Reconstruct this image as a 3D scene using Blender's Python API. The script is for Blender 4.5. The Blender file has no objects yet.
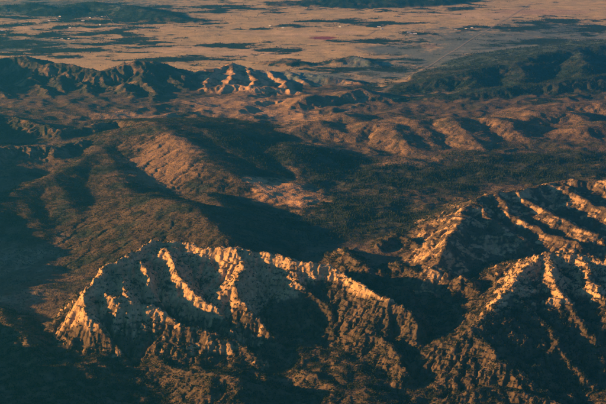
import bpy, math, random, time
import numpy as np
from mathutils import Vector

T0 = time.time()
random.seed(7)
RNG = np.random.default_rng(7)
scn = bpy.context.scene
COL = scn.collection

# ------------------------------------------------------------------ camera
CAM_H = 3000.0
HFOV = math.radians(24.0)
PITCH = math.radians(15.0)            # looking down
PW, PH = 606.0, 404.0
cam_d = bpy.data.cameras.new('camera')
cam = bpy.data.objects.new('camera', cam_d)
COL.objects.link(cam)
cam.location = (0, 0, CAM_H)
cam.rotation_euler = (math.pi / 2 - PITCH, 0, 0)
cam_d.sensor_fit = 'HORIZONTAL'
cam_d.angle_x = HFOV
cam_d.clip_start = 1.0
cam_d.clip_end = 400000.0
scn.camera = cam

# ------------------------------------------------------------------ sky, sun, exposure
SUN_EL = math.radians(11.0)
SUN_AZ = math.radians(2.0)            # swung from due left towards the camera side
sun_vec = Vector((-math.cos(SUN_EL) * math.cos(SUN_AZ), -math.cos(SUN_EL) * math.sin(SUN_AZ), math.sin(SUN_EL)))
world = bpy.data.worlds.new('World')
scn.world = world
world.use_nodes = True
wn = world.node_tree
wn.nodes.clear()
sky = wn.nodes.new('ShaderNodeTexSky')
sky.sky_type = 'NISHITA'
sky.sun_disc = False
sky.sun_elevation = SUN_EL
sky.sun_rotation = math.atan2(sun_vec.x, sun_vec.y)
sky.altitude = 3000
sky.air_density = 1.0
sky.dust_density = 0.5
sky.ozone_density = 4.5
bg = wn.nodes.new('ShaderNodeBackground')
bg.inputs['Strength'].default_value = 0.05
wo = wn.nodes.new('ShaderNodeOutputWorld')
wn.links.new(sky.outputs[0], bg.inputs[0])
wn.links.new(bg.outputs[0], wo.inputs[0])
sun_d = bpy.data.lights.new('sun', 'SUN')
sun_d.energy = 5.0
sun_d.angle = math.radians(0.5)
sun_d.color = (1.0, 0.50, 0.135)
sun = bpy.data.objects.new('sun', sun_d)
COL.objects.link(sun)
sun.rotation_euler = sun_vec.to_track_quat('Z', 'Y').to_euler()
sun.location = (-9000, 0, 6000)
scn.view_settings.view_transform = 'Standard'
scn.view_settings.look = 'None'
scn.view_settings.gamma = 1.0
scn.view_settings.use_curve_mapping = False
scn.view_settings.exposure = 1.96
HAZE_DENSITY = 1.8e-5
HAZE_COLOR = (0.06, 0.54, 0.86)

# ------------------------------------------------------------------ numbers helpers
PXA = math.tan(HFOV / 2) / (PW / 2)    # tangent per photo pixel

def ground(px, py, z=0.0):
    """point at height z on the sight line of a photo pixel"""
    cx, cy = (px - PW / 2) * PXA, (PH / 2 - py) * PXA
    dy = math.cos(PITCH) + cy * math.sin(PITCH)
    dz = -math.sin(PITCH) + cy * math.cos(PITCH)
    t = (z - CAM_H) / dz
    return (cx * t, dy * t, z)

_perm = RNG.permutation(512).astype(np.int64)
_ang = RNG.random(512) * 2 * np.pi
_gx, _gy = np.cos(_ang).astype(np.float32), np.sin(_ang).astype(np.float32)

def pnoise(x, y, seed=0):
    xi = np.floor(x); yi = np.floor(y)
    fx = (x - xi).astype(np.float32); fy = (y - yi).astype(np.float32)
    xi = xi.astype(np.int64) + seed * 57; yi = yi.astype(np.int64) + seed * 131
    u = fx * fx * fx * (fx * (fx * 6 - 15) + 10)
    v = fy * fy * fy * (fy * (fy * 6 - 15) + 10)
    px0 = _perm[xi & 511]; px1 = _perm[(xi + 1) & 511]
    def g(p, yy, dx, dy):
        h = _perm[(p + yy) & 511]
        return _gx[h] * dx + _gy[h] * dy
    a = g(px0, yi, fx, fy); b = g(px1, yi, fx - 1, fy)
    c = g(px0, yi + 1, fx, fy - 1); d = g(px1, yi + 1, fx - 1, fy - 1)
    return ((a + u * (b - a)) * (1 - v) + (c + u * (d - c)) * v) * 1.5

def fbm(x, y, size, octs, seed=0, gain=0.5, ridge=False):
    out = np.zeros(x.shape, np.float32); amp = 1.0; f = 1.0 / size; tot = 0
    for o in range(octs):
        n = pnoise(x * f, y * f, seed + o * 3)
        if ridge:
            n = 1 - 2 * np.abs(n)
        out += amp * n; tot += amp; amp *= gain; f *= 2.03
    return out / tot

def sstep(a, b, v):
    t = np.clip((v - a) / (b - a), 0, 1)
    return t * t * (3 - 2 * t)

def blur(a, n=1):
    for _ in range(n):
        p = np.pad(a, 1, mode='edge')
        a = (p[:-2, 1:-1] + p[2:, 1:-1] + p[1:-1, :-2] + p[1:-1, 2:] + 4 * p[1:-1, 1:-1]) / 8
    return a

# ------------------------------------------------------------------ landforms: crest lines (photo px, px, height in m)
# region, slope on the far/left side of the line, slope on the near/right side, rounding, points
R_FLOOR, R_PALE, R_RIGHT, R_ARC, R_LUMPS, R_FRONT, R_BROWN, R_RANGE, R_BADLAND, R_KNOLL, R_MESA, R_FARN, R_SHADE_LEFT, R_PLAIN, R_FORE = range(15)
RIDGES = []
def ridge(reg, sl, sr, w, *pts, world=False, cliff=None):
    if cliff is None:
        cliff = {R_PALE: 24, R_RIGHT: 18, R_LUMPS: 14, R_ARC: 10, R_BADLAND: 8}.get(reg, 0)
    RIDGES.append((reg, sl, sr, w, cliff, [p if world else ground(*p) for p in pts]))

# pale cliff ridge in front, left half
ridge(R_PALE, 1.15, .60, 8, (118, 352, 40), (102, 335, 120), (88, 318, 190), (81, 303, 240), (92, 284, 300), (108, 262, 350), (134, 250, 372), (160, 237, 405), (180, 243, 380), (197, 248, 362), (234, 246, 392), (262, 252, 362), (300, 260, 338), (330, 266, 320), (352, 278, 285), (372, 290, 272), (392, 299, 262), (412, 312, 215), (418, 330, 150))
ridge(R_PALE, 0.55, 0.58, 6, (166, 250, 362), (172, 260, 338), (182, 276, 290), (200, 294, 225), (218, 310, 165), (232, 332, 90))
ridge(R_PALE, 0.58, 0.62, 6, (138, 260, 332), (143, 269, 310), (148, 284, 260))
ridge(R_PALE, 0.58, 0.62, 6, (115, 272, 308), (121, 281, 288), (126, 296, 250))
ridge(R_PALE, 0.55, 0.55, 6, (104, 294, 258), (120, 299, 246), (142, 303, 225), (170, 316, 180), (196, 328, 140), (226, 342, 90), (262, 360, 30))
ridge(R_PALE, 0.48, 0.48, 8, (292, 258, 330), (300, 284, 250), (326, 306, 165), (340, 330, 80))
ridge(R_PALE, 0.58, 0.58, 6, (234, 246, 392), (240, 264, 335), (240, 285, 270), (248, 308, 190), (272, 330, 100))
ridge(R_PALE, 0.47, 0.51, 8, (352, 324, 90), (366, 332, 100), (386, 345, 95), (398, 359, 65), (406, 378, 20))
ridge(R_PALE, 0.55, 0.55, 6, (392, 299, 262), (402, 310, 215), (408, 326, 150))
# little pale knob beside it
ridge(R_FRONT, .55, .6, 8, (44, 330, 60), (56, 318, 110), (66, 314, 125), (78, 322, 90))
ridge(R_FRONT, .35, .40, 14, (-6, 300, 60), (8, 318, 95), (22, 338, 80), (34, 356, 55), (48, 366, 40), (80, 367, 30))
ridge(R_FRONT, .3, .35, 20, (-20, 365, 40), (20, 372, 25), (60, 380, 10), (110, 392, -20), (150, 402, -50))
ridge(R_FRONT, .45, .55, 10, (150, 354, 20), (172, 367, 15), (196, 373, 35), (216, 376, 80), (236, 379, 70), (262, 386, 20), (300, 396, -30))
ridge(R_FRONT, .4, .5, 10, (300, 372, 0), (330, 384, 0), (360, 400, -40))
# right front ridge
ridge(R_RIGHT, .56, .34, 8, (436, 372, 10), (444, 358, 70), (458, 343, 140), (474, 329, 200), (488, 312, 250), (502, 296, 280), (520, 276, 320), (534, 262, 345), (546, 252, 365), (572, 256, 350), (606, 258, 350), (660, 256, 360))
ridge(R_RIGHT, .50, .42, 8, (546, 252, 365), (554, 270, 330), (560, 290, 280), (574, 314, 210), (596, 340, 120))
ridge(R_RIGHT, .46, .42, 8, (508, 290, 285), (526, 310, 225), (552, 330, 165), (566, 356, 90), (590, 382, 10))
ridge(R_RIGHT, .46, .42, 8, (474, 329, 200), (488, 348, 145), (504, 368, 75), (524, 392, 0))
ridge(R_RIGHT, .50, .45, 8, (578, 256, 350), (596, 282, 300), (612, 312, 220), (640, 340, 140))
ridge(R_RIGHT, .40, .40, 8, (556, 300, 255), (580, 306, 215), (600, 318, 170))
ridge(R_RIGHT, .4, .42, 12, (440, 402, -30), (470, 392, 20), (496, 386, 40), (530, 396, 10), (570, 410, -20))
# arc-shaped ridge right, behind
ridge(R_ARC, 0.51, 0.47, 12, (436, 268, 240), (442, 252, 275), (452, 234, 310), (466, 212, 330), (478, 199, 350), (494, 193, 362), (516, 192, 355), (540, 186, 350), (556, 181, 360), (580, 180, 375), (606, 180, 385), (660, 176, 400))
ridge(R_ARC, 0.42, 0.42, 10, (466, 212, 330), (472, 226, 290), (486, 234, 262), (500, 236, 250))
ridge(R_ARC, 0.42, 0.42, 10, (478, 199, 350), (486, 214, 310), (498, 226, 276), (520, 238, 235))
ridge(R_ARC, 0.42, 0.42, 10, (494, 193, 362), (506, 206, 326), (520, 220, 288), (545, 232, 250), (580, 244, 240))
ridge(R_ARC, 0.42, 0.42, 12, (516, 192, 355), (536, 206, 320), (566, 222, 280), (600, 236, 260))
ridge(R_ARC, 0.42, 0.42, 12, (556, 181, 360), (580, 196, 320), (610, 212, 290), (650, 226, 270))
# rocky lumps between
for p in [((340, 247, 225), (352, 258, 215), (372, 268, 200)), ((380, 243, 200), (394, 234, 215), (408, 238, 212), (424, 249, 195)), ((396, 262, 215), (410, 268, 210), (424, 280, 180)),
          ((440, 258, 260), (446, 272, 220), (452, 290, 170), (460, 304, 120)), ((462, 276, 230), (470, 286, 200), (474, 300, 150)), ((426, 292, 150), (440, 302, 130), (448, 318, 80)), ((398, 284, 200), (412, 296, 160))]:
    ridge(R_LUMPS, 0.42, 0.49, 8, *p)
# brown shaded hill and the lit shoulder in the middle
ridge(R_BROWN, .40, .22, 60, (-40, 216, 180), (0, 204, 190), (18, 190, 205), (52, 178, 215), (80, 164, 225), (104, 146, 250), (124, 133, 300), (150, 123, 365), (180, 124, 360), (206, 130, 330), (240, 140, 280), (270, 148, 230))
ridge(R_BROWN, .18, .28, 60, (158, 123, 372), (186, 142, 330), (210, 160, 285), (226, 172, 248), (244, 184, 210))
ridge(R_BROWN, .24, .26, 50, (206, 130, 330), (236, 152, 270), (262, 168, 215))
ridge(R_BROWN, .20, .22, 40, (104, 146, 250), (116, 172, 225), (130, 196, 200), (150, 212, 185))
ridge(R_BROWN, .20, .22, 40, (52, 178, 215), (66, 200, 190), (84, 218, 165))
ridge(R_BROWN, .20, .22, 30, (18, 190, 205), (28, 212, 170), (44, 232, 130))
ridge(R_BROWN, .30, .3, 25, (146, 194, 290), (168, 199, 335), (190, 206, 350), (208, 219, 330), (226, 236, 290))
ridge(R_BROWN, .30, .3, 25, (206, 194, 240), (228, 208, 265), (250, 228, 250), (268, 240, 220))
# dark wooded range behind, left
ridge(R_RANGE, .35, .40, 25, (-60, 62, 283), (0, 58, 277), (22, 56, 306), (44, 65, 253), (62, 63, 277), (98, 72, 224), (118, 67, 259), (136, 60, 312), (156, 62, 289), (172, 68, 224), (186, 77, 153))
for p in [((22, 56, 260), (34, 76, 190), (46, 94, 110), (34, 108, 60)), ((62, 63, 235), (60, 82, 170), (70, 100, 70)), ((98, 72, 190), (112, 92, 110), (104, 106, 70)), ((136, 60, 265), (142, 80, 190), (164, 98, 80)), ((-30, 60, 230), (-20, 90, 140)), ((156, 62, 245), (178, 82, 150), (190, 94, 80)), ((10, 98, 110), (26, 110, 90), (52, 116, 95)), ((40, 86, 150), (54, 100, 120), (50, 114, 90)), ((84, 82, 160), (92, 98, 120), (84, 112, 90)), ((122, 84, 170), (132, 98, 125), (124, 112, 90)), ((150, 84, 160), (156, 100, 115), (170, 110, 85)), ((0, 84, 160), (8, 104, 110), (2, 116, 100))]:
    ridge(R_RANGE, .36, .40, 15, *p)
# its nearer foothills at the left edge
ridge(R_RANGE, .35, .35, 30, (-40, 122, 260), (0, 116, 250), (30, 122, 240), (56, 130, 220), (90, 126, 200), (110, 122, 180))
ridge(R_RANGE, .3, .35, 30, (-30, 150, 290), (10, 146, 280), (50, 148, 260), (86, 140, 250))
# lit badland crests
ridge(R_BADLAND, .36, .38, 10, (180, 76, 130), (200, 71, 150), (216, 67, 165), (234, 63, 175), (250, 68, 140), (268, 70, 120), (290, 70, 110), (318, 75, 85), (340, 79, 80), (366, 84, 50))
for p in [((200, 71, 150), (196, 80, 115), (184, 88, 80)), ((216, 67, 165), (206, 78, 130), (202, 90, 80)), ((234, 63, 175), (232, 76, 140), (222, 92, 85)), ((250, 68, 140), (256, 80, 115), (250, 92, 80)), ((268, 70, 120), (282, 80, 95), (284, 92, 70)), ((290, 72, 100), (308, 84, 70))]:
    ridge(R_BADLAND, .36, .38, 8, *p)
ridge(R_BADLAND, .26, .3, 14, (176, 95, 80), (204, 87, 120), (236, 85, 140), (256, 87, 130), (274, 86, 130), (300, 92, 80))
ridge(R_BADLAND, .26, .3, 14, (230, 104, 80), (262, 100, 105), (290, 102, 90))
# smaller hills in the middle distance
for p in [((286, 108, 90), (300, 98, 150), (312, 94, 165), (330, 96, 140), (345, 104, 80)), ((262, 62, 30), (290, 60, 80), (320, 64, 40)), ((300, 80, 60), (326, 76, 100), (352, 80, 60)),
          ((330, 104, 90), (344, 92, 150), (358, 88, 160), (376, 94, 120), (392, 100, 70)), ((336, 60, 60), (352, 56, 90), (372, 62, 60))]:
    ridge(R_KNOLL, .3, .36, 18, *p)
for p in [((356, 134, 160), (374, 123, 215), (386, 124, 225), (400, 134, 205), (416, 150, 140)), ((404, 118, 190), (416, 120, 215), (426, 132, 195), (436, 148, 130)), ((432, 122, 190), (448, 117, 240), (460, 124, 230), (476, 144, 150)),
          ((480, 126, 180), (494, 118, 230), (508, 122, 225), (524, 138, 150)), ((520, 120, 170), (540, 112, 200), (566, 112, 190), (590, 122, 150)), ((500, 116, 110), (530, 108, 150), (566, 104, 170), (600, 102, 180), (640, 100, 190)),
          ((580, 128, 190), (606, 122, 210), (640, 124, 200)), ((330, 120, 140), (344, 114, 170), (356, 120, 150)), ((296, 128, 180), (318, 122, 200), (334, 130, 180))]:
    ridge(R_KNOLL, .24, .28, 75, *p)
for p in [((270, 150, 230), (286, 146, 250), (292, 160, 220)), ((440, 158, 150), (470, 152, 180), (500, 156, 160)), ((380, 168, 150), (410, 160, 170), (432, 166, 150))]:
    ridge(R_KNOLL, .2, .25, 50, *p)
# dark mesa on the right
ridge(R_MESA, .16, .30, 40, (386, 92, 40), (410, 85, 80), (440, 80, 115), (466, 72, 160), (490, 67, 175), (516, 64, 180), (540, 54, 230), (575, 48, 245), (640, 40, 280))
ridge(R_MESA, .2, .32, 30, (404, 100, 50), (440, 97, 85), (474, 94, 100), (500, 88, 130), (530, 85, 130), (570, 80, 160), (620, 74, 180))
ridge(R_MESA, .25, .3, 20, (466, 72, 160), (474, 84, 110), (470, 94, 80))
ridge(R_MESA, .25, .3, 20, (516, 64, 180), (524, 78, 130), (516, 92, 90))
ridge(R_MESA, .25, .3, 20, (575, 48, 245), (584, 64, 180), (576, 84, 120))
# wooded hills along the top
ridge(R_FARN, .2, .22, 60, (-60, 4, 60), (0, 6, 60), (30, 4, 90), (60, 10, 60), (90, 2, 120), (130, 6, 110), (165, 14, 80), (195, 20, 30))
ridge(R_FARN, .2, .22, 60, (280, 3, 40), (310, 0, 70), (350, -3, 110), (390, 1, 70), (430, -3, 100), (470, -2, 40))
ridge(R_FARN, .2, .2, 40, (220, -12, 60), (300, -13, 110), (400, -13, 120), (460, -12, 60))
# added ridge out of view at left, its crest shaped to cast the shade
ridge(R_SHADE_LEFT, .5, .5, 40, (-2600, 5380, 410), (-2800, 6480, 370), (-2950, 7380, 330), (-3100, 8080, 300), (-3250, 8700, 340), (-3330, 9100, 370), (-3450, 9500, 425), (-3600, 9880, 440), (-3700, 10180, 450), (-3900, 10580, 500), (-4000, 10980, 520), (-4150, 11580, 530), (-4400, 12580, 560), (-4700, 13580, 520), (-5000, 14380, 430), (-5200, 14980, 430), (-5500, 15780, 650), (-5800, 16580, 710), (-6100, 17380, 590), (-6300, 18180, 330), world=True)

# valley / plain base heights (photo px)
BASE = [(0, 400, -20), (150, 400, -60), (300, 400, -70), (430, 390, -60), (560, 400, -60), (430, 330, 20), (430, 300, 60), (330, 345, 20), (200, 350, 10), (60, 350, 20), (20, 330, 30), (0, 270, 60), (60, 270, 60), (60, 235, 110), (120, 230, 130),
        (300, 235, 160), (350, 215, 150), (420, 205, 140), (270, 195, 170), (380, 250, 160), (420, 250, 150), (600, 220, 200), (330, 175, 130), (450, 175, 110), (560, 160, 120), (600, 170, 150), (250, 165, 170), (300, 150, 130), (400, 140, 100), (500, 140, 110), (600, 140, 130),
        (220, 110, 80), (120, 120, 120), (60, 118, 120), (0, 130, 160), (20, 160, 190), (60, 155, 190), (300, 110, 60), (400, 110, 60), (500, 110, 60), (600, 108, 80),
        (100, 55, 0), (250, 50, 0), (400, 60, 0), (400, 90, 20), (560, 50, 20), (300, 20, 0), (100, 20, 0), (550, 15, 0), (300, 75, 20), (0, 40, 0), (-150, 300, 60), (-200, 120, 120), (-100, 40, 0), (750, 300, 120), (750, 150, 140), (750, 50, 20), (-200, 400, 20), (750, 400, -20)]
BASE = [ground(*b) for b in BASE] + [(-6000, 30000, 0), (0, 30000, 0), (6000, 30000, 0), (0, 40000, 0), (-8000, 40000, 0), (8000, 40000, 0), (0, 5500, -100), (1500, 5500, -80), (-1500, 5500, -60)]

# ------------------------------------------------------------------ coarse terrain, then stream erosion
U0, U1 = -0.46, 0.33
DU = 0.00155
sim_u = np.arange(U0, U1, DU)
yy = [5400.0]
while yy[-1] < 40000:
    y = yy[-1]
    k = 0.00155 + 0.0022 * min(max((y - 11000) / 9000, 0), 1)
    yy.append(y * (1 + k))
sim_y = np.array(yy)
NU, NY = len(sim_u), len(sim_y)
Y = np.repeat(sim_y[:, None], NU, 1)
X = Y * sim_u[None, :]

def base_height(x, y):
    num = np.zeros(x.shape); den = np.zeros(x.shape)
    for bx, by, bz in BASE:
        # distances measured relative to range so that far control points reach further
        s = by / 9000.0
        w = 1.0 / (((x - bx) ** 2 + ((y - by) * .6) ** 2) / (s * s) + 200.0 ** 2) ** 1.6
        num += w * bz; den += w
    return num / den

wx = X + 55 * fbm(X, Y, 420, 4, 3) + 44 * fbm(X, Y, 130, 4, 21, .6)
wy = Y + 70 * fbm(X, Y, 420, 4, 11) + 48 * fbm(X, Y, 130, 4, 33, .6)
wscale = np.clip(Y / 9000, .8, 2.2)
wx = X + (wx - X) * wscale; wy = Y + (wy - Y) * wscale
base = base_height(X, Y) + 14 * fbm(X, Y, 900, 4, 5) + 38 * sstep(9300, 10300, Y) * (1 - sstep(15200, 17000, Y)) * (fbm(X, Y, 620, 4, 57, .5, ridge=True) - .35) + 30 * (1 - sstep(7600, 8400, Y)) * (fbm(X, Y, 420, 4, 59, .5, ridge=True) - .4)
base = np.where(Y > 17500, base * .9, base)
Hh = base.copy()
REG = np.where(Y > 16500, R_PLAIN, np.where(Y < 8200, R_FORE, R_FLOOR)).astype(np.int32)
REG = np.where((base < 30) & (Y > 14500), R_PLAIN, REG)
for reg, sl, sr, w, cliff, pts in RIDGES:
    P = np.array(pts)
    reach = 1700 if reg not in (R_SHADE_LEFT,) else 2600
    cols = (P[:, 0] / P[:, 1])
    r0 = np.searchsorted(sim_y, P[:, 1].min() - reach); r1 = np.searchsorted(sim_y, P[:, 1].max() + reach)
    c0 = max(0, int((cols.min() - reach / P[:, 1].min() - U0) / DU)); c1 = min(NU, int((cols.max() + reach / P[:, 1].min() - U0) / DU) + 1)
    if r1 <= r0 or c1 <= c0:
        continue
    sx, sy = wx[r0:r1, c0:c1], wy[r0:r1, c0:c1]
    bestd = np.full(sx.shape, 1e12); bz = np.zeros(sx.shape); side = np.zeros(sx.shape)
    for a, b in zip(P[:-1], P[1:]):
        dx, dy = b[0] - a[0], b[1] - a[1]
        L2 = dx * dx + dy * dy + 1e-6
        t = np.clip(((sx - a[0]) * dx + (sy - a[1]) * dy) / L2, 0, 1)
        ex, ey = sx - (a[0] + t * dx), sy - (a[1] + t * dy)
        d2 = ex * ex + ey * ey
        m = d2 < bestd
        bestd = np.where(m, d2, bestd)
        bz = np.where(m, a[2] + t * (b[2] - a[2]), bz)
        side = np.where(m, np.sign(dx * ey - dy * ex), side)
    d = np.sqrt(bestd)
    s = np.where(side > 0, sl, sr)
    h = bz - s * (np.sqrt(d * d + w * w) - w)
    if cliff:
        h = h - cliff * sstep(4, 75, d)
    # concave foot so that slopes ease into the valley
    cur = Hh[r0:r1, c0:c1].copy()
    k = 18.0
    m = h > cur
    sm = np.maximum(cur, h) + np.maximum(k - np.abs(cur - h), 0) ** 2 / (4 * k)
    Hh[r0:r1, c0:c1] = sm
    REG[r0:r1, c0:c1] = np.where(h > cur + 4, reg, REG[r0:r1, c0:c1])
# strength of relief: rugged in front, soft far away and on the plain
soft = np.isin(REG, [R_PLAIN])
rough_amp = np.where(soft, 2.0, np.where(np.isin(REG, [R_BROWN, R_KNOLL]), 5.0, np.where(np.isin(REG, [R_PALE, R_RIGHT, R_ARC, R_LUMPS, R_FORE, R_FRONT]), 22.0, 12.0)))
rough_amp = np.where(REG == R_SHADE_LEFT, 55.0, rough_amp)
rough_amp = blur(rough_amp, 6)
Hh += rough_amp * (fbm(X, Y, 260, 4, 41, .55)) + .8 * rough_amp * fbm(X, Y, 170, 4, 47, .55, ridge=True) + .35 * rough_amp * fbm(X, Y, 60, 2, 53)
KF = np.where(soft, .003, np.where(np.isin(REG, [R_PALE, R_RIGHT, R_LUMPS, R_FORE, R_FRONT]), .060, np.where(np.isin(REG, [R_ARC, R_BADLAND, R_RANGE]), .060, np.where(REG == R_KNOLL, .020, np.where(REG == R_BROWN, .026, .028)))))
KF = blur(KF, 4)

def erode(H, iters, m=.42):
    ny, nu = H.shape
    n = ny * nu
    idx = np.arange(n).reshape(ny, nu)
    dxc = sim_y * DU
    dyc = np.gradient(sim_y)
    area = (dxc * dyc)[:, None] * np.ones((1, nu))
    offs = [(-1, 0), (1, 0), (0, -1), (0, 1), (-1, -1), (-1, 1), (1, -1), (1, 1)]
    jits = [RNG.random(H.shape) * .5 + .75 for _ in range(8)]      # lasting differences in the ground
    for it in range(iters):
        Hp = np.pad(H, 1, mode='constant', constant_values=1e9)
        best = np.zeros(H.shape); rec = idx.copy(); dist = np.ones(H.shape)
        low = np.full(H.shape, 1e9)
        for (oy, ox), jit in zip(offs, jits):
            nb = Hp[1 + oy:1 + oy + ny, 1 + ox:1 + ox + nu]
            dd = np.sqrt((abs(ox) * dxc) ** 2 + (abs(oy) * dyc) ** 2)[:, None] * np.ones((1, nu))
            sl = (H - nb) / dd * jit
            mm = sl > best
            best = np.where(mm, sl, best); rec = np.where(mm, idx + oy * nu + ox, rec); dist = np.where(mm, dd, dist)
            low = np.minimum(low, nb)
        pit = (rec == idx)
        pit[0, :] = pit[-1, :] = False; pit[:, 0] = pit[:, -1] = False
        order = np.argsort(H.ravel(), kind='stable')
        recl = rec.ravel().tolist()
        A = area.ravel().tolist()
        for i in order[::-1].tolist():
            r = recl[i]
            if r != i:
                A[r] += A[i]
        F = (KF.ravel() * np.power(np.array(A), m) / dist.ravel())
        F = np.where(rec.ravel() == idx.ravel(), 0, F)
        Fl = F.tolist(); hl = H.ravel().tolist()
        for i in order.tolist():
            f = Fl[i]
            if f:
                hl[i] = (hl[i] + f * hl[recl[i]]) / (1 + f)
        H = np.array(hl).reshape(ny, nu)
        H = np.where(pit, np.minimum(low, H + 6) + .05, H)
        # thermal creep
        H = H + .05 * (blur(H, 1) - H)
    return H, np.array(A).reshape(ny, nu)

Hs, FLOW = erode(Hh, 16)
print('terrain', round(time.time() - T0, 1))

# ------------------------------------------------------------------ fine terrain
us = np.concatenate([np.arange(-0.455, -0.245, .0030), np.arange(-0.245, 0.245, .00070), np.arange(0.245, 0.325, .0030)])
fy = [5450.0]
while fy[-1] < 39500:
    y = fy[-1]
    if y < 6700: d = 16.0
    elif y < 11500: d = 7.0
    elif y < 27000: d = 7.0 + (y - 11500) / 15500 * 36
    else: d = 160.0
    fy.append(y + d)
fy = np.array(fy)
FU, FY = len(us), len(fy)

def cubic_axis(src, pos):
    i = np.clip(np.searchsorted(src, pos) - 1, 1, len(src) - 3)
    t = (pos - src[i]) / (src[i + 1] - src[i])
    w = np.stack([-.5 * t + t * t - .5 * t ** 3, 1 - 2.5 * t * t + 1.5 * t ** 3, .5 * t + 2 * t * t - 1.5 * t ** 3, -.5 * t * t + .5 * t ** 3])
    return i, w

def resample(A):
    i, w = cubic_axis(sim_y, fy)
    B = sum(w[k][:, None] * A[i - 1 + k] for k in range(4))
    j, v = cubic_axis(sim_u, us)
    return sum(v[k][None, :] * B[:, j - 1 + k] for k in range(4))

GY = np.repeat(fy[:, None], FU, 1)
GX = GY * us[None, :]
Z = resample(Hs)
ri = np.clip(np.searchsorted(sim_y, fy), 0, NY - 1); ci = np.clip(np.searchsorted(sim_u, us), 0, NU - 1)
REGF = REG[np.ix_(ri, ci)]
logA = resample(blur(np.log10(FLOW + 1), 1))
def rmask(regs, n=5):
    return np.clip(resample(blur(np.isin(REG, regs).astype(float), n)), 0, 1)
M_ROCK = rmask([R_PALE, R_RIGHT, R_LUMPS])
M_ARC = rmask([R_ARC])
M_FRONT = rmask([R_FRONT, R_FORE])
M_BAD = rmask([R_BADLAND])
M_PLAIN = rmask([R_PLAIN], 3)
M_KNOLL = rmask([R_KNOLL])
M_BROWN = rmask([R_BROWN])
M_RANGE = rmask([R_RANGE])
M_MESA = rmask([R_MESA], 3)
M_FARN = rmask([R_FARN], 3)

def slope_of(Z):
    gy = np.gradient(Z, axis=0) / np.gradient(fy)[:, None]
    dzu = np.gradient(Z, axis=1) / np.gradient(us)[None, :]
    gx = dzu / GY
    gyy = gy - gx * us[None, :]
    return gx, gyy, np.sqrt(gx * gx + gyy * gyy)
gx, gy, SL = slope_of(Z)
# rock relief: flutes and crags on the cliffs, softer on hills
def flutes(size, steps, step, seed):
    # noise smeared along the fall line: gullies and ribs that run downhill
    g = np.sqrt(gx * gx + gy * gy) + .02
    dx, dy = gx / g, gy / g
    k = np.clip(GY / 8500, .8, 2.0)
    acc = np.zeros(GX.shape, np.float32)
    qx, qy = GX - dx * step * steps / 2 * k, GY - dy * step * steps / 2 * k
    for i in range(steps):
        acc += pnoise(qx / (size * k), qy / (size * k), seed)
        qx = qx + dx * step * k; qy = qy + dy * step * k
    return acc / steps
fl = flutes(46, 7, 14, 301) + .7 * flutes(24, 6, 9, 305)
crag = fbm(GX, GY, 85, 4, 61, .55, ridge=True)
crag2 = fbm(GX, GY, 34, 3, 71, .5, ridge=True)
crag3 = fbm(GX, GY, 17, 2, 75, .6, ridge=True)
lt = ((Z + 14 * crag) / 24.0) % 1.0
ledge = (sstep(.45, 1.0, lt) - lt) * 24.0          # broken rock benches
near = 1 - sstep(10500, 14000, GY)
rockm = np.clip(M_ROCK + .6 * M_ARC + .5 * M_FRONT, 0, 1)
steep = sstep(.25, .65, SL)
Z = Z + near * rockm * (steep * .8 + .2) * (10.0 * crag * np.abs(crag) * 1.6 + 5.0 * crag2 + 2.4 * crag3 + 6.0 * fl + .7 * ledge) + (1 - rockm) * (1 - M_PLAIN) * 3.0 * fbm(GX, GY, 120, 3, 81)
far_rel = (M_BAD * 5 + M_RANGE * 6 + M_KNOLL * 2) * fbm(GX, GY, 140, 3, 91, .55, ridge=True) + (M_BAD * 16 + M_RANGE * 22 + M_KNOLL * 2 + M_BROWN * 3 + M_MESA * 10) * fl * sstep(.05, .3, SL)
Z = Z + far_rel
gx, gy, SL = slope_of(Z)
nz = 1 / np.sqrt(1 + SL * SL)
NRM = np.stack([-gx * nz, -gy * nz, nz], -1)
print('fine', FU, FY, FU * FY * 2 / 1e6, 'Mtri', round(time.time() - T0, 1))

def photo_px(x, y, z):
    dz = z - CAM_H
    f = y * math.cos(PITCH) - dz * math.sin(PITCH)
    up = y * math.sin(PITCH) + dz * math.cos(PITCH)
    return PW / 2 + x / f / PXA, PH / 2 - up / f / PXA

def z_at(x, y):
    """terrain height at arrays x, y"""
    x = np.asarray(x, float); y = np.asarray(y, float)
    u = x / y
    i = np.clip(np.searchsorted(fy, y) - 1, 0, FY - 2); j = np.clip(np.searchsorted(us, u) - 1, 0, FU - 2)
    a = np.clip((y - fy[i]) / (fy[i + 1] - fy[i]), 0, 1); b = np.clip((u - us[j]) / (us[j + 1] - us[j]), 0, 1)
    return (Z[i, j] * (1 - a) * (1 - b) + Z[i + 1, j] * a * (1 - b) + Z[i, j + 1] * (1 - a) * b + Z[i + 1, j + 1] * a * b)

def grid_at(A, x, y):
    u = x / y
    i = np.clip(np.searchsorted(fy, y) - 1, 0, FY - 1); j = np.clip(np.searchsorted(us, u) - 1, 0, FU - 1)
    return A[i, j]

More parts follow.
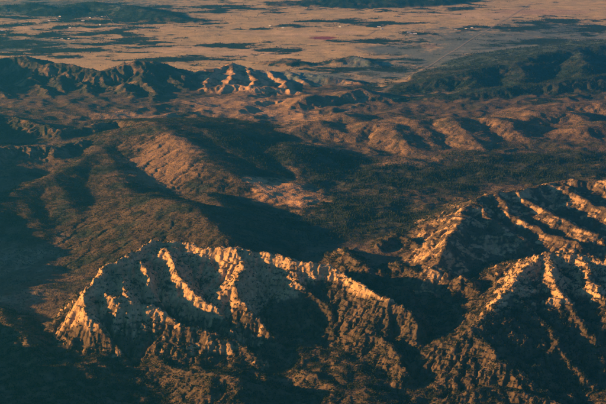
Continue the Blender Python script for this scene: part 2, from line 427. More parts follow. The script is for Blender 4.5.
# ------------------------------------------------------------------ what covers the ground: woodland patches on the plain and slopes
def patch(px, py, rx, ry, z=0):
    """soft ellipse on the ground, given by where it lies in the photo"""
    c = ground(px, py, z)
    ex = ground(px + rx, py, z)[0] - c[0]
    n = abs(ground(px, py - ry, z)[1] - c[1])
    q = ((GX - c[0]) / ex) ** 2 + ((GY - c[1]) / n) ** 2
    return q
n_big = fbm(GX, GY, 900, 5, 101, .55)
n_mid = fbm(GX, GY, 240, 5, 111, .55)
n_str = fbm(GX * .55, GY, 260, 5, 121, .6)          # streaks running across the plain
n_fin = fbm(GX, GY, 60, 3, 131)
n_pat = fbm(GX * .7, GY, 420, 6, 171, .62)
def patches(lst, wob=2.0):
    m = np.zeros(GX.shape)
    for p in lst:
        q = np.sqrt(patch(*p))
        m = np.maximum(m, 1 - sstep(.5, 1.2, q + wob * (n_str + 1.2 * n_pat) + .5 * n_mid + .5 * n_fin))
    return m
WOODS = patches([(480, 90, 90, 10), (560, 82, 80, 12), (430, 94, 50, 7), (520, 100, 70, 6), (125, 42, 36, 6), (70, 34, 66, 5), (20, 44, 60, 6), (50, 51, 60, 5), (130, 20, 70, 6), (90, 24, 40, 4), (10, 36, 40, 4), (180, 60, 60, 4), (240, 46, 50, 3),  (60, 14, 70, 8), (160, 12, 34, 6), (20, 24, 30, 3), (240, 8, 34, 4), (222, 10, 20, 4), (345, 22, 46, 3), (390, 24, 24, 2.5), (380, 4, 90, 6), (330, 3, 40, 5),
                 (255, 29, 14, 1.5), (280, 50, 26, 3), (300, 27, 20, 1.5), (380, 42, 34, 3), (420, 34, 14, 2), (400, 68, 30, 4), (360, 62, 34, 3), (330, 70, 40, 3), (520, 28, 40, 3.5), (560, 22, 44, 4), (590, 30, 30, 5), (470, 30, 16, 2), (150, 22, 40, 3), (540, 44, 40, 3)])
GREY_TEAL = patches([(500, 45, 110, 20), (440, 60, 60, 14), (560, 32, 70, 14), (380, 70, 50, 12), (320, 80, 60, 8), (400, 50, 40, 8), (10, 45, 80, 9), (60, 8, 140, 12), (590, 50, 90, 30), (520, 60, 100, 16)], .35)  # grey-teal tone over parts of the plain
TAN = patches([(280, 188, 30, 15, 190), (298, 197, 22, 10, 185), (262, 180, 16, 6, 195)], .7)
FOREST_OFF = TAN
LIT_SHOULDER = patches([(164, 151, 44, 19, 320)], .4)  # sunlit part of the brown hill, its brightness put into the colour
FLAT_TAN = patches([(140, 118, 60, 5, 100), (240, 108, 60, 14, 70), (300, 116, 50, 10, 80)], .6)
FOREST = patches([(340, 170, 60, 20, 140), (420, 180, 90, 18, 120), (520, 170, 110, 16, 120), (380, 215, 90, 22, 150), (320, 225, 50, 18, 160), (280, 160, 50, 12, 180), (560, 160, 70, 10, 120), (250, 150, 60, 8, 200)], .5)
FOREST = FOREST * (1 - .9 * FOREST_OFF)
RED_FIELD = 1 - sstep(.75, 1.1, patch(322, 38, 15, 1.6) + .9 * n_str + .5 * n_fin)
PINKS = (1 - sstep(.5, 1.2, patch(540, 12, 50, 3) + .6 * n_str)) + .7 * (1 - sstep(.5, 1.2, patch(430, 46, 8, 2) + .4 * n_str))

ra, rb = ground(404, 80, 25), ground(530, 4, 5)
rl = math.hypot(rb[0] - ra[0], rb[1] - ra[1])
ROAD_D = np.abs((GX - ra[0]) * (rb[1] - ra[1]) - (GY - ra[1]) * (rb[0] - ra[0])) / rl
VERGE = (1 - sstep(18, 40, ROAD_D)) * (GY > 14500)
def lerp(a, b, t):
    return a + (np.asarray(b, float) - a) * t[..., None]
n_rock0 = fbm(GX, GY, 330, 6, 143, .62)
c = np.zeros(GX.shape + (3,)) + np.array((.095, .068, .048))           # dry scrubby soil
c = lerp(c, (.19, .12, .072), np.clip(.45 + 1.3 * n_mid + .9 * n_rock0, 0, 1) * .65)
plainc = np.zeros_like(c) + np.array((.63, .42, .19))
plainc = lerp(plainc, (.48, .33, .16), np.clip(.5 + 1.5 * n_str, 0, 1))
c = c * (1 - M_PLAIN[..., None]) + plainc * M_PLAIN[..., None]
c = lerp(c, (.32, .195, .105), np.clip(M_KNOLL * (.40 + 1.5 * n_mid + n_rock0), 0, 1) * .8)
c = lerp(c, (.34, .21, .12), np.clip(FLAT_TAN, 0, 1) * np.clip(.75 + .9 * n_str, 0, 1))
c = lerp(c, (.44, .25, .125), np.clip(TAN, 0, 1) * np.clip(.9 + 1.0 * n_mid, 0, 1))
LEFT_FLAT = patches([(26, 260, 60, 17, 70), (20, 300, 50, 12, 60), (40, 150, 60, 12, 200)], .8) * np.clip(.35 + 1.8 * n_rock0 + 1.2 * n_fin, 0, 1)
c = lerp(c, (.27, .19, .125), LEFT_FLAT * .8)
c = lerp(c, (.21, .13, .075), np.clip(LIT_SHOULDER, 0, 1) * .9)
c = lerp(c, (.46, .275, .15), M_BAD * sstep(-.3, .3, n_mid + SL - .25))
c = lerp(c, (.115, .155, .155), np.clip(GREY_TEAL, 0, 1) * .88)
n_rock = fbm(GX, GY, 150, 5, 141, .6)
xe = sstep(-350, 150, GX)
bare = M_ROCK * ((1 - xe) * (.42 + .66 * sstep(100, 230, Z)) + xe * (.26 + .66 * sstep(185, 310, Z))) + .5 * M_ARC + .22 * M_FRONT  # cover split by height and side, painting in sun above, shade below
pale = sstep(.46, .68, bare * (.30 + 1.0 * np.clip(SL, 0, .8) + 1.4 * n_rock + .6 * n_fin + .3 * fl + .25 * crag2 - .1))
# bare rock on steep faces and crests; shrub-dark in gullies and painted shade
c = lerp(c, (.45, .285, .15), pale)
strat = .5 + .5 * np.sin(Z / 11.0 + 2.0 * n_mid)
c = lerp(c, (.056, .044, .032), np.clip(M_BROWN * (1 - np.maximum(TAN, LIT_SHOULDER)) * (.75 + .8 * n_mid), 0, 1))
c *= (1 - .22 * pale * strat)[..., None]
rng_rib = M_RANGE * sstep(.1, .5, n_mid + .3 * (2.2 - logA * .5))
c = lerp(c, (.33, .21, .13), np.clip(rng_rib * .35, 0, 1))
streak = .8 * M_PLAIN * sstep(.22, .55, n_pat + .6 * n_str + .25 * np.clip(GREY_TEAL, 0, 1) - .08)
wood = np.clip(np.maximum(np.maximum(WOODS, streak * .8), M_FARN * sstep(-.16, .12, n_pat + .5 * n_mid + .4 * n_fin)), 0, 1)
wood = np.maximum(wood, np.clip(M_MESA * .8 + .5 * n_mid * M_MESA, 0, .9))
wood = np.maximum(wood, M_RANGE * (1 - rng_rib) * .7)
shrub = np.clip((1 - pale) * (M_ROCK + M_ARC + M_FRONT) * (.60 + .8 * n_fin + .6 * n_rock), 0, 1) * .8
wood = np.maximum(wood, .7 * sstep(.0, .28, n_rock0 + .6 * n_mid) * (1 - np.clip(M_ROCK + M_ARC + M_FRONT + M_PLAIN + M_BAD + FLAT_TAN + TAN + LIT_SHOULDER + LEFT_FLAT, 0, 1)))
wood = np.maximum(wood, FOREST * (.68 + .25 * sstep(-.22, .12, n_mid + .6 * n_rock0)))
c = lerp(c, (.020, .037, .035), np.clip(wood, 0, 1))
c = lerp(c, (.040, .037, .029), shrub)
c = lerp(c, (.30, .25, .19), VERGE * .25)
FIELDS = patches([(78, 30, 34, 2.4), (20, 28, 34, 3), (88, 39, 22, 1.4), (30, 22, 16, 2), (130, 28, 50, 3), (310, 34, 60, 2.5), (470, 16, 60, 3), (250, 52, 70, 5), (190, 50, 50, 4)], 1.2) * M_PLAIN
c = lerp(c, (.66, .44, .26), np.clip(FIELDS, 0, 1) * .6 * (1 - wood))
c = lerp(c, (.27, .055, .06), np.clip(RED_FIELD, 0, 1))
c = lerp(c, (.38, .20, .17), np.clip(PINKS, 0, 1) * .4)
GC = np.clip(c, .01, .9)

# ------------------------------------------------------------------ materials
def new_mat(name):
    m = bpy.data.materials.new(name); m.use_nodes = True
    nt = m.node_tree; b = nt.nodes['Principled BSDF']
    return m, nt, b

def terrain_mat():
    m, nt, b = new_mat('terrain')
    N = nt.nodes.new; L = nt.links.new
    at = N('ShaderNodeVertexColor'); at.layer_name = 'cover'
    geo = N('ShaderNodeNewGeometry')
    n1 = N('ShaderNodeTexNoise'); n1.inputs['Scale'].default_value = 1 / 22.0; n1.inputs['Detail'].default_value = 5; n1.inputs['Roughness'].default_value = .65
    n2 = N('ShaderNodeTexNoise'); n2.inputs['Scale'].default_value = 1 / 160.0; n2.inputs['Detail'].default_value = 4
    L(geo.outputs['Position'], n1.inputs['Vector']); L(geo.outputs['Position'], n2.inputs['Vector'])
    mr = N('ShaderNodeMapRange'); mr.inputs['From Min'].default_value = .3; mr.inputs['From Max'].default_value = .7; mr.inputs['To Min'].default_value = .6; mr.inputs['To Max'].default_value = 1.35
    L(n1.outputs['Fac'], mr.inputs['Value'])
    mr2 = N('ShaderNodeMapRange'); mr2.inputs['From Min'].default_value = .3; mr2.inputs['From Max'].default_value = .7; mr2.inputs['To Min'].default_value = .82; mr2.inputs['To Max'].default_value = 1.18
    L(n2.outputs['Fac'], mr2.inputs['Value'])
    mu = N('ShaderNodeMath'); mu.operation = 'MULTIPLY'; L(mr.outputs[0], mu.inputs[0]); L(mr2.outputs[0], mu.inputs[1])
    vm = N('ShaderNodeVectorMath'); vm.operation = 'SCALE'; L(at.outputs['Color'], vm.inputs[0]); L(mu.outputs[0], vm.inputs['Scale'])
    L(vm.outputs[0], b.inputs['Base Color'])
    b.inputs['Roughness'].default_value = .95; b.inputs['Specular IOR Level'].default_value = .05
    bp = N('ShaderNodeBump'); bp.inputs['Strength'].default_value = .8; bp.inputs['Distance'].default_value = 4.0
    vo = N('ShaderNodeTexVoronoi'); vo.inputs['Scale'].default_value = 1 / 13.0; vo.feature = 'F1'
    wv = N('ShaderNodeVectorMath'); wv.operation = 'MULTIPLY_ADD'; wv.inputs[1].default_value = (9, 9, 9)
    L(n1.outputs['Color'], wv.inputs[0]); L(geo.outputs['Position'], wv.inputs[2]); L(wv.outputs[0], vo.inputs['Vector'])
    ad = N('ShaderNodeMath'); ad.operation = 'MULTIPLY_ADD'; ad.inputs[1].default_value = .8
    L(vo.outputs['Distance'], ad.inputs[0]); L(n1.outputs['Fac'], ad.inputs[2])
    L(ad.outputs[0], bp.inputs['Height']); L(bp.outputs[0], b.inputs['Normal'])
    return m
MT = terrain_mat()

def simple_mat(name, col, var=.25, scale=.3, rough=.9):
    m, nt, b = new_mat(name)
    n = nt.nodes.new('ShaderNodeTexNoise'); n.inputs['Scale'].default_value = scale; n.inputs['Detail'].default_value = 3
    g = nt.nodes.new('ShaderNodeNewGeometry'); nt.links.new(g.outputs['Position'], n.inputs['Vector'])
    r = nt.nodes.new('ShaderNodeValToRGB')
    r.color_ramp.elements[0].position = .3; r.color_ramp.elements[1].position = .7
    r.color_ramp.elements[0].color = tuple(x * (1 - var) for x in col) + (1,)
    r.color_ramp.elements[1].color = tuple(min(1, x * (1 + var)) for x in col) + (1,)
    nt.links.new(n.outputs['Fac'], r.inputs[0]); nt.links.new(r.outputs[0], b.inputs['Base Color'])
    b.inputs['Roughness'].default_value = rough; b.inputs['Specular IOR Level'].default_value = .1
    return m

def tag(o, label, cat=None, group=None, kind=None):
    o['label'] = label
    if cat: o['category'] = cat
    if group: o['group'] = group
    if kind: o['kind'] = kind
    return o

# ------------------------------------------------------------------ terrain objects, one per landform
def mesh_grid(name, verts, quads, mat, col=None, nrm=None):
    me = bpy.data.meshes.new(name)
    me.vertices.add(len(verts)); me.vertices.foreach_set('co', verts.astype(np.float32).ravel())
    nq = len(quads)
    me.loops.add(nq * 4); me.loops.foreach_set('vertex_index', quads.astype(np.int32).ravel())
    me.polygons.add(nq); me.polygons.foreach_set('loop_start', np.arange(0, nq * 4, 4, dtype=np.int32))
    me.polygons.foreach_set('use_smooth', np.ones(nq, bool))
    me.update(calc_edges=True)
    if col is not None:
        a = me.color_attributes.new('cover', 'FLOAT_COLOR', 'POINT')
        a.data.foreach_set('color', np.concatenate([col, np.ones((len(col), 1))], 1).astype(np.float32).ravel())
    if nrm is not None:
        me.normals_split_custom_set_from_vertices(nrm.astype(np.float32))
    me.materials.append(mat)
    o = bpy.data.objects.new(name, me); COL.objects.link(o)
    return o

VV = np.stack([GX, GY, Z], -1).reshape(-1, 3)
CC = GC.reshape(-1, 3); NN = NRM.reshape(-1, 3)
ii = np.arange(FY * FU).reshape(FY, FU)
Q = np.stack([ii[:-1, :-1], ii[:-1, 1:], ii[1:, 1:], ii[1:, :-1]], -1).reshape(-1, 4)
# majority vote over a small window so that the pieces have calm borders
best = np.full(REG.shape, -1.0); REGS = REG.copy()
for r in range(15):
    s = blur((REG == r).astype(float), 10)
    REGS = np.where(s > best, r, REGS); best = np.maximum(best, s)
QR = REGS[np.ix_(ri, ci)][:-1, :-1].reshape(-1)
LAND = {
    R_FLOOR: ('valley_floor', 'dark scrub and forest valley floor behind the pale cliffs', 'valley'),
    R_PALE: ('cliff_ridge', 'pale ribbed cliff ridge catching orange sun, lower left of centre', 'ridge'),
    R_RIGHT: ('rocky_ridge', 'rocky ridge rising to the right edge in front, sunlit along its left crest', 'ridge'),
    R_ARC: ('arched_ridge', 'arched ridge with curved sunlit ribs in front of the forest valley, right', 'ridge'),
    R_LUMPS: ('rock_outcrops', 'broken pale rock outcrops in the shaded gap between the two front ridges', 'rocks'),
    R_FRONT: ('foothills', 'low shaded foothills along the bottom edge below the pale cliffs', 'foothills'),
    R_BROWN: ('hill', 'broad rounded brown hill with a sunlit shoulder, left of centre', 'hill'),
    R_RANGE: ('wooded_range', 'dark wooded mountain range with gullies, upper left before the plain', 'mountains'),
    R_BADLAND: ('badland_hills', 'sunlit bare badland hills with sharp crests between range and plain', 'hills'),
    R_KNOLL: ('rolling_hills', 'rolling hills with sunlit left flanks in the middle distance', 'hills'),
    R_MESA: ('mesa', 'long dark wooded mesa on the right below the straight road', 'mesa'),
    R_FARN: ('far_hills', 'blue dark wooded hills along the top edge beyond the plain', 'hills'),
    R_SHADE_LEFT: ('shade_ridge', 'added ridge beyond the left edge of the view, shaped to shade the land', 'mountains'),
    R_PLAIN: ('plain', 'wide tan grass plain with tree belts across the top', 'plain'),
    R_FORE: ('canyon_floor', 'dark canyon ground along the bottom edge', 'ground'),
}
for r, (nm, lab, cat) in LAND.items():
    q = Q[QR == r]
    if not len(q):
        continue
    used = np.unique(q)
    remap = np.zeros(len(VV), np.int64); remap[used] = np.arange(len(used))
    o = mesh_grid(nm, VV[used], remap[q], MT, CC[used], NN[used])
    tag(o, lab, cat, kind='structure')
# land beyond, out to the horizon
n = 48
def ring_ground():
    xs = np.linspace(-90000, 90000, 61); ys = np.linspace(-60000, 150000, 61)
    gx_, gy_ = np.meshgrid(xs, ys)
    z_ = -160 + 60 * fbm(gx_, gy_, 9000, 3, 151)
    v = np.stack([gx_, gy_, z_], -1).reshape(-1, 3)
    k = np.arange(61 * 61).reshape(61, 61)
    q = np.stack([k[:-1, :-1], k[:-1, 1:], k[1:, 1:], k[1:, :-1]], -1).reshape(-1, 4)
    cc = np.zeros((len(v), 3)) + np.array((.26, .19, .13))
    o = mesh_grid('ground', v, q, MT, cc)
    tag(o, 'open scrubland reaching away to the horizon around the mountains', 'ground', kind='structure')
ring_ground()
print('meshes', round(time.time() - T0, 1))

# ------------------------------------------------------------------ trees: far-off woods read as one mass
def leaf_mat():
    m, nt, b = new_mat('foliage')
    oi = nt.nodes.new('ShaderNodeObjectInfo')
    r = nt.nodes.new('ShaderNodeValToRGB')
    r.color_ramp.elements[0].color = (.012, .023, .021, 1); r.color_ramp.elements[1].color = (.032, .040, .030, 1)
    nt.links.new(oi.outputs['Random'], r.inputs[0]); nt.links.new(r.outputs[0], b.inputs['Base Color'])
    b.inputs['Roughness'].default_value = .9; b.inputs['Specular IOR Level'].default_value = .05
    return m
ML = leaf_mat()
MB = simple_mat('bark', (.10, .075, .055), .3, 2.0)

def tree_mesh(name, seed, conifer):
    rr = random.Random(seed)
    v, f, mi = [], [], []
    def ring_cone(z0, z1, r0, r1, k, mat, wob=0.0):
        b0 = len(v)
        for z, r in ((z0, r0), (z1, r1)):
            for i in range(k):
                a = 2 * math.pi * i / k + rr.random() * .4
                q = r * (1 + wob * (rr.random() - .5))
                v.append((q * math.cos(a), q * math.sin(a), z + wob * (rr.random() - .5) * .1))
        for i in range(k):
            j = (i + 1) % k
            f.append((b0 + i, b0 + j, b0 + k + j, b0 + k + i)); mi.append(mat)
    ring_cone(-.15, .5, .05, .025, 4, 1)
    if conifer:
        for z0, z1, r in ((.10, .45, .26), (.32, .68, .20), (.55, .88, .13), (.76, 1.0, .07)):
            ring_cone(z0, z1, r, .02, 6, 0, .5)
    else:
        for k in range(6):
            a = rr.random() * 6.28; q = .22 * rr.random() ** .5
            cx, cy, cz = q * math.cos(a), q * math.sin(a), .35 + .4 * rr.random()
            s = .20 + .14 * rr.random(); b0 = len(v)
            for p in ((1, 0, 0), (-1, 0, 0), (0, 1, 0), (0, -1, 0), (0, 0, 1), (0, 0, -1)):
                v.append((cx + s * p[0] * (.8 + .5 * rr.random()), cy + s * p[1] * (.8 + .5 * rr.random()), cz + s * p[2] * (.7 + .4 * rr.random())))
            for t in ((0, 2, 4), (2, 1, 4), (1, 3, 4), (3, 0, 4), (2, 0, 5), (1, 2, 5), (3, 1, 5), (0, 3, 5)):
                f.append(tuple(b0 + i for i in t)); mi.append(0)
    me = bpy.data.meshes.new(name); me.from_pydata(v, [], f)
    me.materials.append(ML); me.materials.append(MB)
    me.polygons.foreach_set('material_index', np.array(mi, np.int32))
    me.update()
    return me
TREES = [tree_mesh('pine_tree_mesh', 1, True), tree_mesh('pine_tree_mesh', 2, True), tree_mesh('juniper_mesh', 3, False), tree_mesh('juniper_mesh', 4, False)]

def forest(name, label, pts, hts, conifer_share):
    """one woodland: a point per tree, a tree instanced on each"""
    me = bpy.data.meshes.new(name + '_points')
    me.vertices.add(len(pts)); me.vertices.foreach_set('co', pts.astype(np.float32).ravel())
    a = me.attributes.new('height', 'FLOAT', 'POINT'); a.data.foreach_set('value', hts.astype(np.float32))
    k = me.attributes.new('sort', 'INT', 'POINT')
    kk = np.where(RNG.random(len(pts)) < conifer_share, RNG.integers(0, 2, len(pts)), RNG.integers(2, 4, len(pts)))
    k.data.foreach_set('value', kk.astype(np.int32))
    o = bpy.data.objects.new(name, me); COL.objects.link(o)
    ng = bpy.data.node_groups.new(name + '_nodes', 'GeometryNodeTree')
    ng.interface.new_socket('Geometry', in_out='INPUT', socket_type='NodeSocketGeometry')
    ng.interface.new_socket('Geometry', in_out='OUTPUT', socket_type='NodeSocketGeometry')
    N = ng.nodes.new; L = ng.links.new
    gi = N('NodeGroupInput'); go = N('NodeGroupOutput'); jg = N('GeometryNodeJoinGeometry')
    ha = N('GeometryNodeInputNamedAttribute'); ha.data_type = 'FLOAT'; ha.inputs['Name'].default_value = 'height'
    sa = N('GeometryNodeInputNamedAttribute'); sa.data_type = 'INT'; sa.inputs['Name'].default_value = 'sort'
    rv = N('FunctionNodeRandomValue'); rv.data_type = 'FLOAT_VECTOR'
    rv.inputs['Min'].default_value = (-.06, -.06, 0); rv.inputs['Max'].default_value = (.06, .06, 6.28)
    for i, tm in enumerate(TREES):
        oo = TREE_OBJ[i]
        src = N('GeometryNodeObjectInfo'); src.inputs['Object'].default_value = oo
        eq = N('FunctionNodeCompare'); eq.data_type = 'INT'; eq.operation = 'EQUAL'; eq.inputs[3].default_value = i
        L(sa.outputs['Attribute'], eq.inputs[2])
        ip = N('GeometryNodeInstanceOnPoints')
        L(gi.outputs[0], ip.inputs['Points']); L(eq.outputs[0], ip.inputs['Selection']); L(src.outputs['Geometry'], ip.inputs['Instance'])
        L(rv.outputs[0], ip.inputs['Rotation']); L(ha.outputs['Attribute'], ip.inputs['Scale'])
        L(ip.outputs[0], jg.inputs[0])
    L(jg.outputs[0], go.inputs[0])
    md = o.modifiers.new('trees', 'NODES'); md.node_group = ng
    tag(o, label, 'forest', kind='stuff')
    return o
TREE_OBJ = [bpy.data.objects.new(m.name.replace('_mesh', ''), m) for m in TREES]

cell_area = (np.gradient(fy)[:, None] * (np.gradient(us)[None, :] * GY))
def scatter(density, count_cap):
    """density in trees per square metre on the fine grid -> points"""
    ex = density * cell_area
    tot = ex.sum()
    s = min(1.0, count_cap / max(tot, 1))
    ex = ex * s
    nk = np.floor(ex).astype(np.int64) + (RNG.random(ex.shape) < (ex - np.floor(ex)))
    idx = np.repeat(np.arange(ex.size), nk.ravel())
    r, q = idx // FU, idx % FU
    y = fy[r] + (RNG.random(len(r)) - .5) * np.gradient(fy)[r]
    x = (us[q] + (RNG.random(len(r)) - .5) * np.gradient(us)[q]) * y
    z = z_at(x, y)
    print('trees', len(x), 'wanted', int(tot))
    return np.stack([x, y, z], 1)
view = ((np.abs(GX / GY) < .235) & (GY > 6500)).astype(float)
clump = np.clip(.55 + 1.4 * n_fin + .6 * n_mid, 0, 1.6)
d_near = view * np.clip(M_ROCK + M_ARC + M_FRONT, 0, 1) * clump * np.where(pale > .5, .0085, .024) * (SL < 1.7)
d_near *= (1 - .8 * FOREST)
P = scatter(d_near * (REGF != R_ARC), 250000)
forest('scrub_woodland', 'dark juniper scrub dotted over the front ridges and gullies', P, 3.2 + 8.5 * RNG.random(len(P)) ** 2.2, .3)
P = scatter(view * FOREST * clump * (.25 + .75 * sstep(-.25, .10, n_mid + .6 * n_rock0)) * .013, 120000)
forest('valley_forest', 'dense dark pine forest filling the valley behind the cliffs', P, 7 + 13 * RNG.random(len(P)) ** 1.7, .85)
d_mid = view * (GY < 14500) * clump * (1 - FOREST) * (1 - .8 * TAN) * (.0085 * M_BROWN * (1 - .94 * np.maximum(TAN, LIT_SHOULDER)) + 0.0034 * M_KNOLL * (1 - .5 * np.clip(n_mid + .5, 0, 1)) + .0048 * sstep(-.25, .2, n_rock0 + .5 * n_mid) * (1 - np.clip(M_ROCK + M_ARC + M_FRONT + M_BROWN + M_KNOLL + M_PLAIN, 0, 1)) * (1 - np.clip(FLAT_TAN + TAN, 0, 1) * .9) + .004 * M_ARC * (REGF == R_ARC) * (1 - pale * .7))
P = scatter(d_mid, 160000)
forest('hillside_scrub', 'sparse dark bushes spread over the brown hills', P, RNG.uniform(4, 9, len(P)), .4)
d_far = view * (GY > 13000) * (np.clip(WOODS + streak, 0, 1) + M_FARN * .8 + M_MESA * .7 + M_RANGE * (1 - rng_rib) * .8) * np.clip(.4 + 1.2 * n_mid + .6 * n_fin, 0, 1.4) * .0020 * (ROAD_D > 60)
P = scatter(d_far, 70000)
forest('far_woods', 'blue dark woods on the far range, mesa and plain', P, RNG.uniform(8, 16, len(P)), .4)

# ------------------------------------------------------------------ straight road across the plain
MR = simple_mat('road_dust', (.33, .28, .23), .12, .02)
def drape_strip(name, pts_px, width, mat, lift, label, cat, n=240):
    W = []
    for p in pts_px:
        g = ground(*p)
        for _ in range(6):
            g = ground(p[0], p[1], float(z_at([g[0]], [g[1]])[0]))
        W.append(g)
    seg = [0]
    for a, b in zip(W[:-1], W[1:]):
        seg.append(seg[-1] + math.hypot(b[0] - a[0], b[1] - a[1]))
    v, q = [], []
    for i in range(n + 1):
        s = seg[-1] * i / n
        k = max(j for j in range(len(seg) - 1) if seg[j] <= s + 1e-6)
        t = (s - seg[k]) / (seg[k + 1] - seg[k])
        a, b = W[k], W[k + 1]
        x, y = a[0] + t * (b[0] - a[0]), a[1] + t * (b[1] - a[1])
        dx, dy = b[0] - a[0], b[1] - a[1]; l = math.hypot(dx, dy)
        nx, ny = -dy / l, dx / l
        row = []
        for m in (-1, -.5, 0, .5, 1):
            row.append((x + nx * width / 2 * m, y + ny * width / 2 * m))
        zs = z_at([p[0] for p in row], [p[1] for p in row])
        for p, z in zip(row, zs):
            v.append((p[0], p[1], float(max(z, zs.mean())) + lift))
        if i:
            b0 = (i - 1) * 5
            for m in range(4):
                q.append((b0 + m, b0 + m + 1, b0 + 6 + m, b0 + 5 + m))
    me = bpy.data.meshes.new(name); me.from_pydata(v, [], q); me.materials.append(mat)
    o = bpy.data.objects.new(name, me); COL.objects.link(o)
    tag(o, label, cat, kind='structure')
    return o
drape_strip('road', [(404, 80), (530, 4)], 9, MR, 4.0, 'pale straight road cutting diagonally over the plain, upper right', 'road', 420)
drape_strip('farm_track', [(0, 25), (18, 23), (30, 27), (40, 32)], 18, MR, 2.5, 'pale farm track bending through the fields at the upper left', 'track', 120)
drape_strip('farm_track', [(330, 47), (380, 46), (430, 36), (470, 30)], 14, MR, 2.5, 'faint dirt track crossing the plain towards the straight road', 'track', 160)

drape_strip('farm_track', [(106, 15), (118, 27), (150, 33), (206, 36), (262, 29)], 9, MR, 2.5, 'thin dirt track running right across the tan plain from the top left woods', 'track', 220)
drape_strip('farm_track', [(380, 28), (366, 36), (340, 40), (300, 44), (262, 56)], 9, MR, 2.5, 'thin dirt track passing below the red field', 'track', 220)
drape_strip('farm_track', [(60, 40), (92, 39), (140, 50), (200, 58)], 9, MR, 2.5, 'thin dirt track leaving the houses along the left tree belt', 'track', 220)
drape_strip('farm_track', [(411, 34), (450, 40), (474, 39)], 9, MR, 2.5, 'short dirt track joining the white barns to the straight road', 'track', 140)
# ------------------------------------------------------------------ farm buildings on the plain
MW = simple_mat('white_wall', (.78, .75, .70), .06, .2)
MWB = simple_mat('tan_wall', (.50, .40, .31), .1, .2)
MRF = simple_mat('metal_roof', (.66, .66, .66), .08, .3, .5)
MRB = simple_mat('brown_roof', (.22, .13, .10), .15, .3)
MG = simple_mat('window_glass', (.05, .06, .07), .1, .3, .2)
def house_parts(kind):
    """wall, roof, door and windows of a unit farm building (metres)"""
    L, W, Hh_, rise = ((34, 18, 6.5, 5), (24, 14, 5, 4), (52, 20, 7, 5))[kind]
    def mesh(name, v, f, mat):
        me = bpy.data.meshes.new(name); me.from_pydata(v, [], f); me.materials.append(mat); me.update(); return me
    a, b = L / 2, W / 2
    v = [(-a, -b, -3), (a, -b, -3), (a, b, -3), (-a, b, -3), (-a, -b, Hh_), (a, -b, Hh_), (a, b, Hh_), (-a, b, Hh_), (-a, 0, Hh_ + rise), (a, 0, Hh_ + rise)]
    wall = mesh('wall', v, [(0, 1, 5, 4), (1, 2, 6, 9, 5), (2, 3, 7, 6), (3, 0, 4, 8, 7)], (MW, MWB, MW)[kind])
    e = 1.0; dz = .45
    rv = [(-a - e, -b - e, Hh_ - .3), (a + e, -b - e, Hh_ - .3), (a + e, 0, Hh_ + rise + .25), (-a - e, 0, Hh_ + rise + .25), (-a - e, b + e, Hh_ - .3), (a + e, b + e, Hh_ - .3)]
    rv += [(p[0], p[1], p[2] + dz) for p in rv]
    roof = mesh('roof', rv, [(0, 3, 2, 1), (3, 4, 5, 2), (6, 7, 8, 9), (9, 8, 11, 10), (0, 1, 7, 6), (4, 10, 11, 5), (0, 6, 9, 3), (3, 9, 10, 4), (1, 2, 8, 7), (2, 5, 11, 8)], (MRF, MRB, MRF)[kind])
    def box(name, x0, x1, y0, y1, z0, z1, mat):
        p = [(x, y, z) for z in (z0, z1) for x, y in ((x0, y0), (x1, y0), (x1, y1), (x0, y1))]
        return mesh(name, p, [(0, 3, 2, 1), (4, 5, 6, 7), (0, 1, 5, 4), (1, 2, 6, 5), (2, 3, 7, 6), (3, 0, 4, 7)], mat)
    parts = [('wall', wall), ('roof', roof), ('door', box('door', -2, 2, -b - .12, -b + .05, -.2, Hh_ * .7, MRB))]
    for wx_ in (-a * .6, a * .6):
        parts.append(('window', box('window', wx_ - 1.6, wx_ + 1.6, -b - .10, -b + .05, Hh_ * .35, Hh_ * .75, MG)))
    return parts
KINDS = [house_parts(k) for k in range(3)]
NAMES = ['farmhouse', 'farmhouse', 'barn']
def building(px, py, kind, rot, label, group):
    x, y, _ = ground(px, py)
    z = float(z_at([x], [y])[0])
    x, y, _ = ground(px, py, z)
    z = float(z_at([x], [y])[0])
    e = bpy.data.objects.new(NAMES[kind], None); COL.objects.link(e)
    e.location = (x, y, z); e.rotation_euler = (0, 0, rot); e.empty_display_size = 10
    tag(e, label, 'barn' if kind == 2 else 'house', group)
    for nm, me in KINDS[kind]:
        o = bpy.data.objects.new(nm, me); COL.objects.link(o); o.parent = e
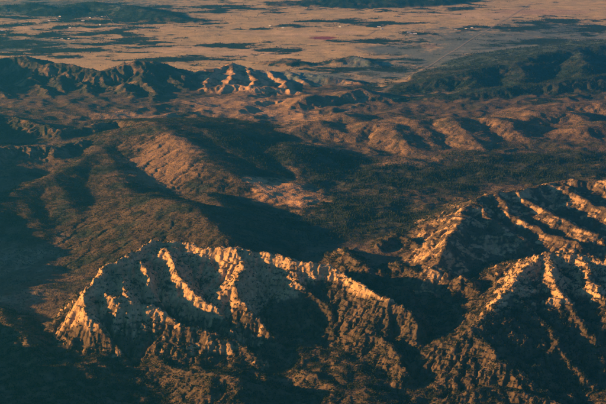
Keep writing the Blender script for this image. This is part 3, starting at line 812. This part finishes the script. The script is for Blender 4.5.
HAMLETS = [
    ('farmhouses at the wood edge in the upper left', 'beside the dark tree belt, upper left', [(57, 20, 0), (60, 16, 0), (63, 22, 1), (54, 24, 1), (49, 21, 0)]),
    ('buildings among the fields in the upper left', 'alone in the tan fields, upper left', [(83, 21, 2)]),
    ('buildings by the top left woods', 'below the top left woods', [(102, 13, 0), (105, 14, 1), (97, 15, 1), (90, 18, 0), (100, 25, 0)]),
    ('houses along the lower tree belt', 'along the tree belt left of the plain', [(62, 39, 0), (66, 40, 1), (69, 39, 0), (74, 40, 0), (58, 31, 1), (70, 28, 0), (76, 28, 1)]),
    ('houses at the left edge', 'on the tan field at the left edge', [(2, 31, 0), (6, 32, 1)]),
    ('houses on the middle plain', 'by low hills on the middle plain', [(270, 26, 0), (276, 27, 1), (283, 28, 0), (240, 28, 1)]),
    ('farm buildings by the tree row', 'beside the tree row right of centre', [(379, 27, 2), (382, 29, 0), (388, 25, 1), (340, 27, 0), (337, 28, 1)]),
    ('white barns by the dark grove', 'at the dark grove before the straight road', [(409, 32.5, 2), (415, 34, 2), (411, 34, 0)]),
    ('sheds left of the straight road', 'in the row left of the straight road', [(456, 30, 0), (460, 31, 1), (466, 29, 0), (472, 28, 0), (476, 28, 1)]),
]
ORD = ['leftmost', 'second from the left', 'third from the left', 'fourth from the left', 'fifth from the left', 'sixth from the left', 'rightmost']
for grp, lab, lst in HAMLETS:
    lst = sorted(lst)
    for i, (px, py, k) in enumerate(lst):
        look = ('white metal-roofed house', 'tan brown-roofed house', 'long white barn')[k]
        where = 'rightmost' if i == len(lst) - 1 and i else ORD[i]
        building(px, py, k, random.uniform(-.5, .5), look + ' ' + lab if len(lst) == 1 else look + ' ' + lab + ', ' + where, grp)

# ------------------------------------------------------------------ the air
def haze():
    x0, x1, y0, y1, z0, z1 = -95000, 95000, -65000, 155000, -300, CAM_H + 40
    p = [(x, y, z) for z in (z0, z1) for x, y in ((x0, y0), (x1, y0), (x1, y1), (x0, y1))]
    me = bpy.data.meshes.new('haze'); me.from_pydata(p, [], [(0, 3, 2, 1), (4, 5, 6, 7), (0, 1, 5, 4), (1, 2, 6, 5), (2, 3, 7, 6), (3, 0, 4, 7)])
    m = bpy.data.materials.new('haze'); m.use_nodes = True
    nt = m.node_tree; nt.nodes.clear()
    pv = nt.nodes.new('ShaderNodeVolumePrincipled')
    pv.inputs['Color'].default_value = HAZE_COLOR + (1,)
    pv.inputs['Density'].default_value = HAZE_DENSITY
    pv.inputs['Anisotropy'].default_value = 0.7
    out = nt.nodes.new('ShaderNodeOutputMaterial')
    nt.links.new(pv.outputs[0], out.inputs['Volume'])
    me.materials.append(m)
    o = bpy.data.objects.new('haze', me); COL.objects.link(o)
    o.display_type = 'WIRE'
    tag(o, 'thin blue evening haze hanging over the whole land', 'haze', kind='stuff')
haze()
scn.cycles.volume_bounces = 0
scn.cycles.max_bounces = 4
print('done', round(time.time() - T0, 1))
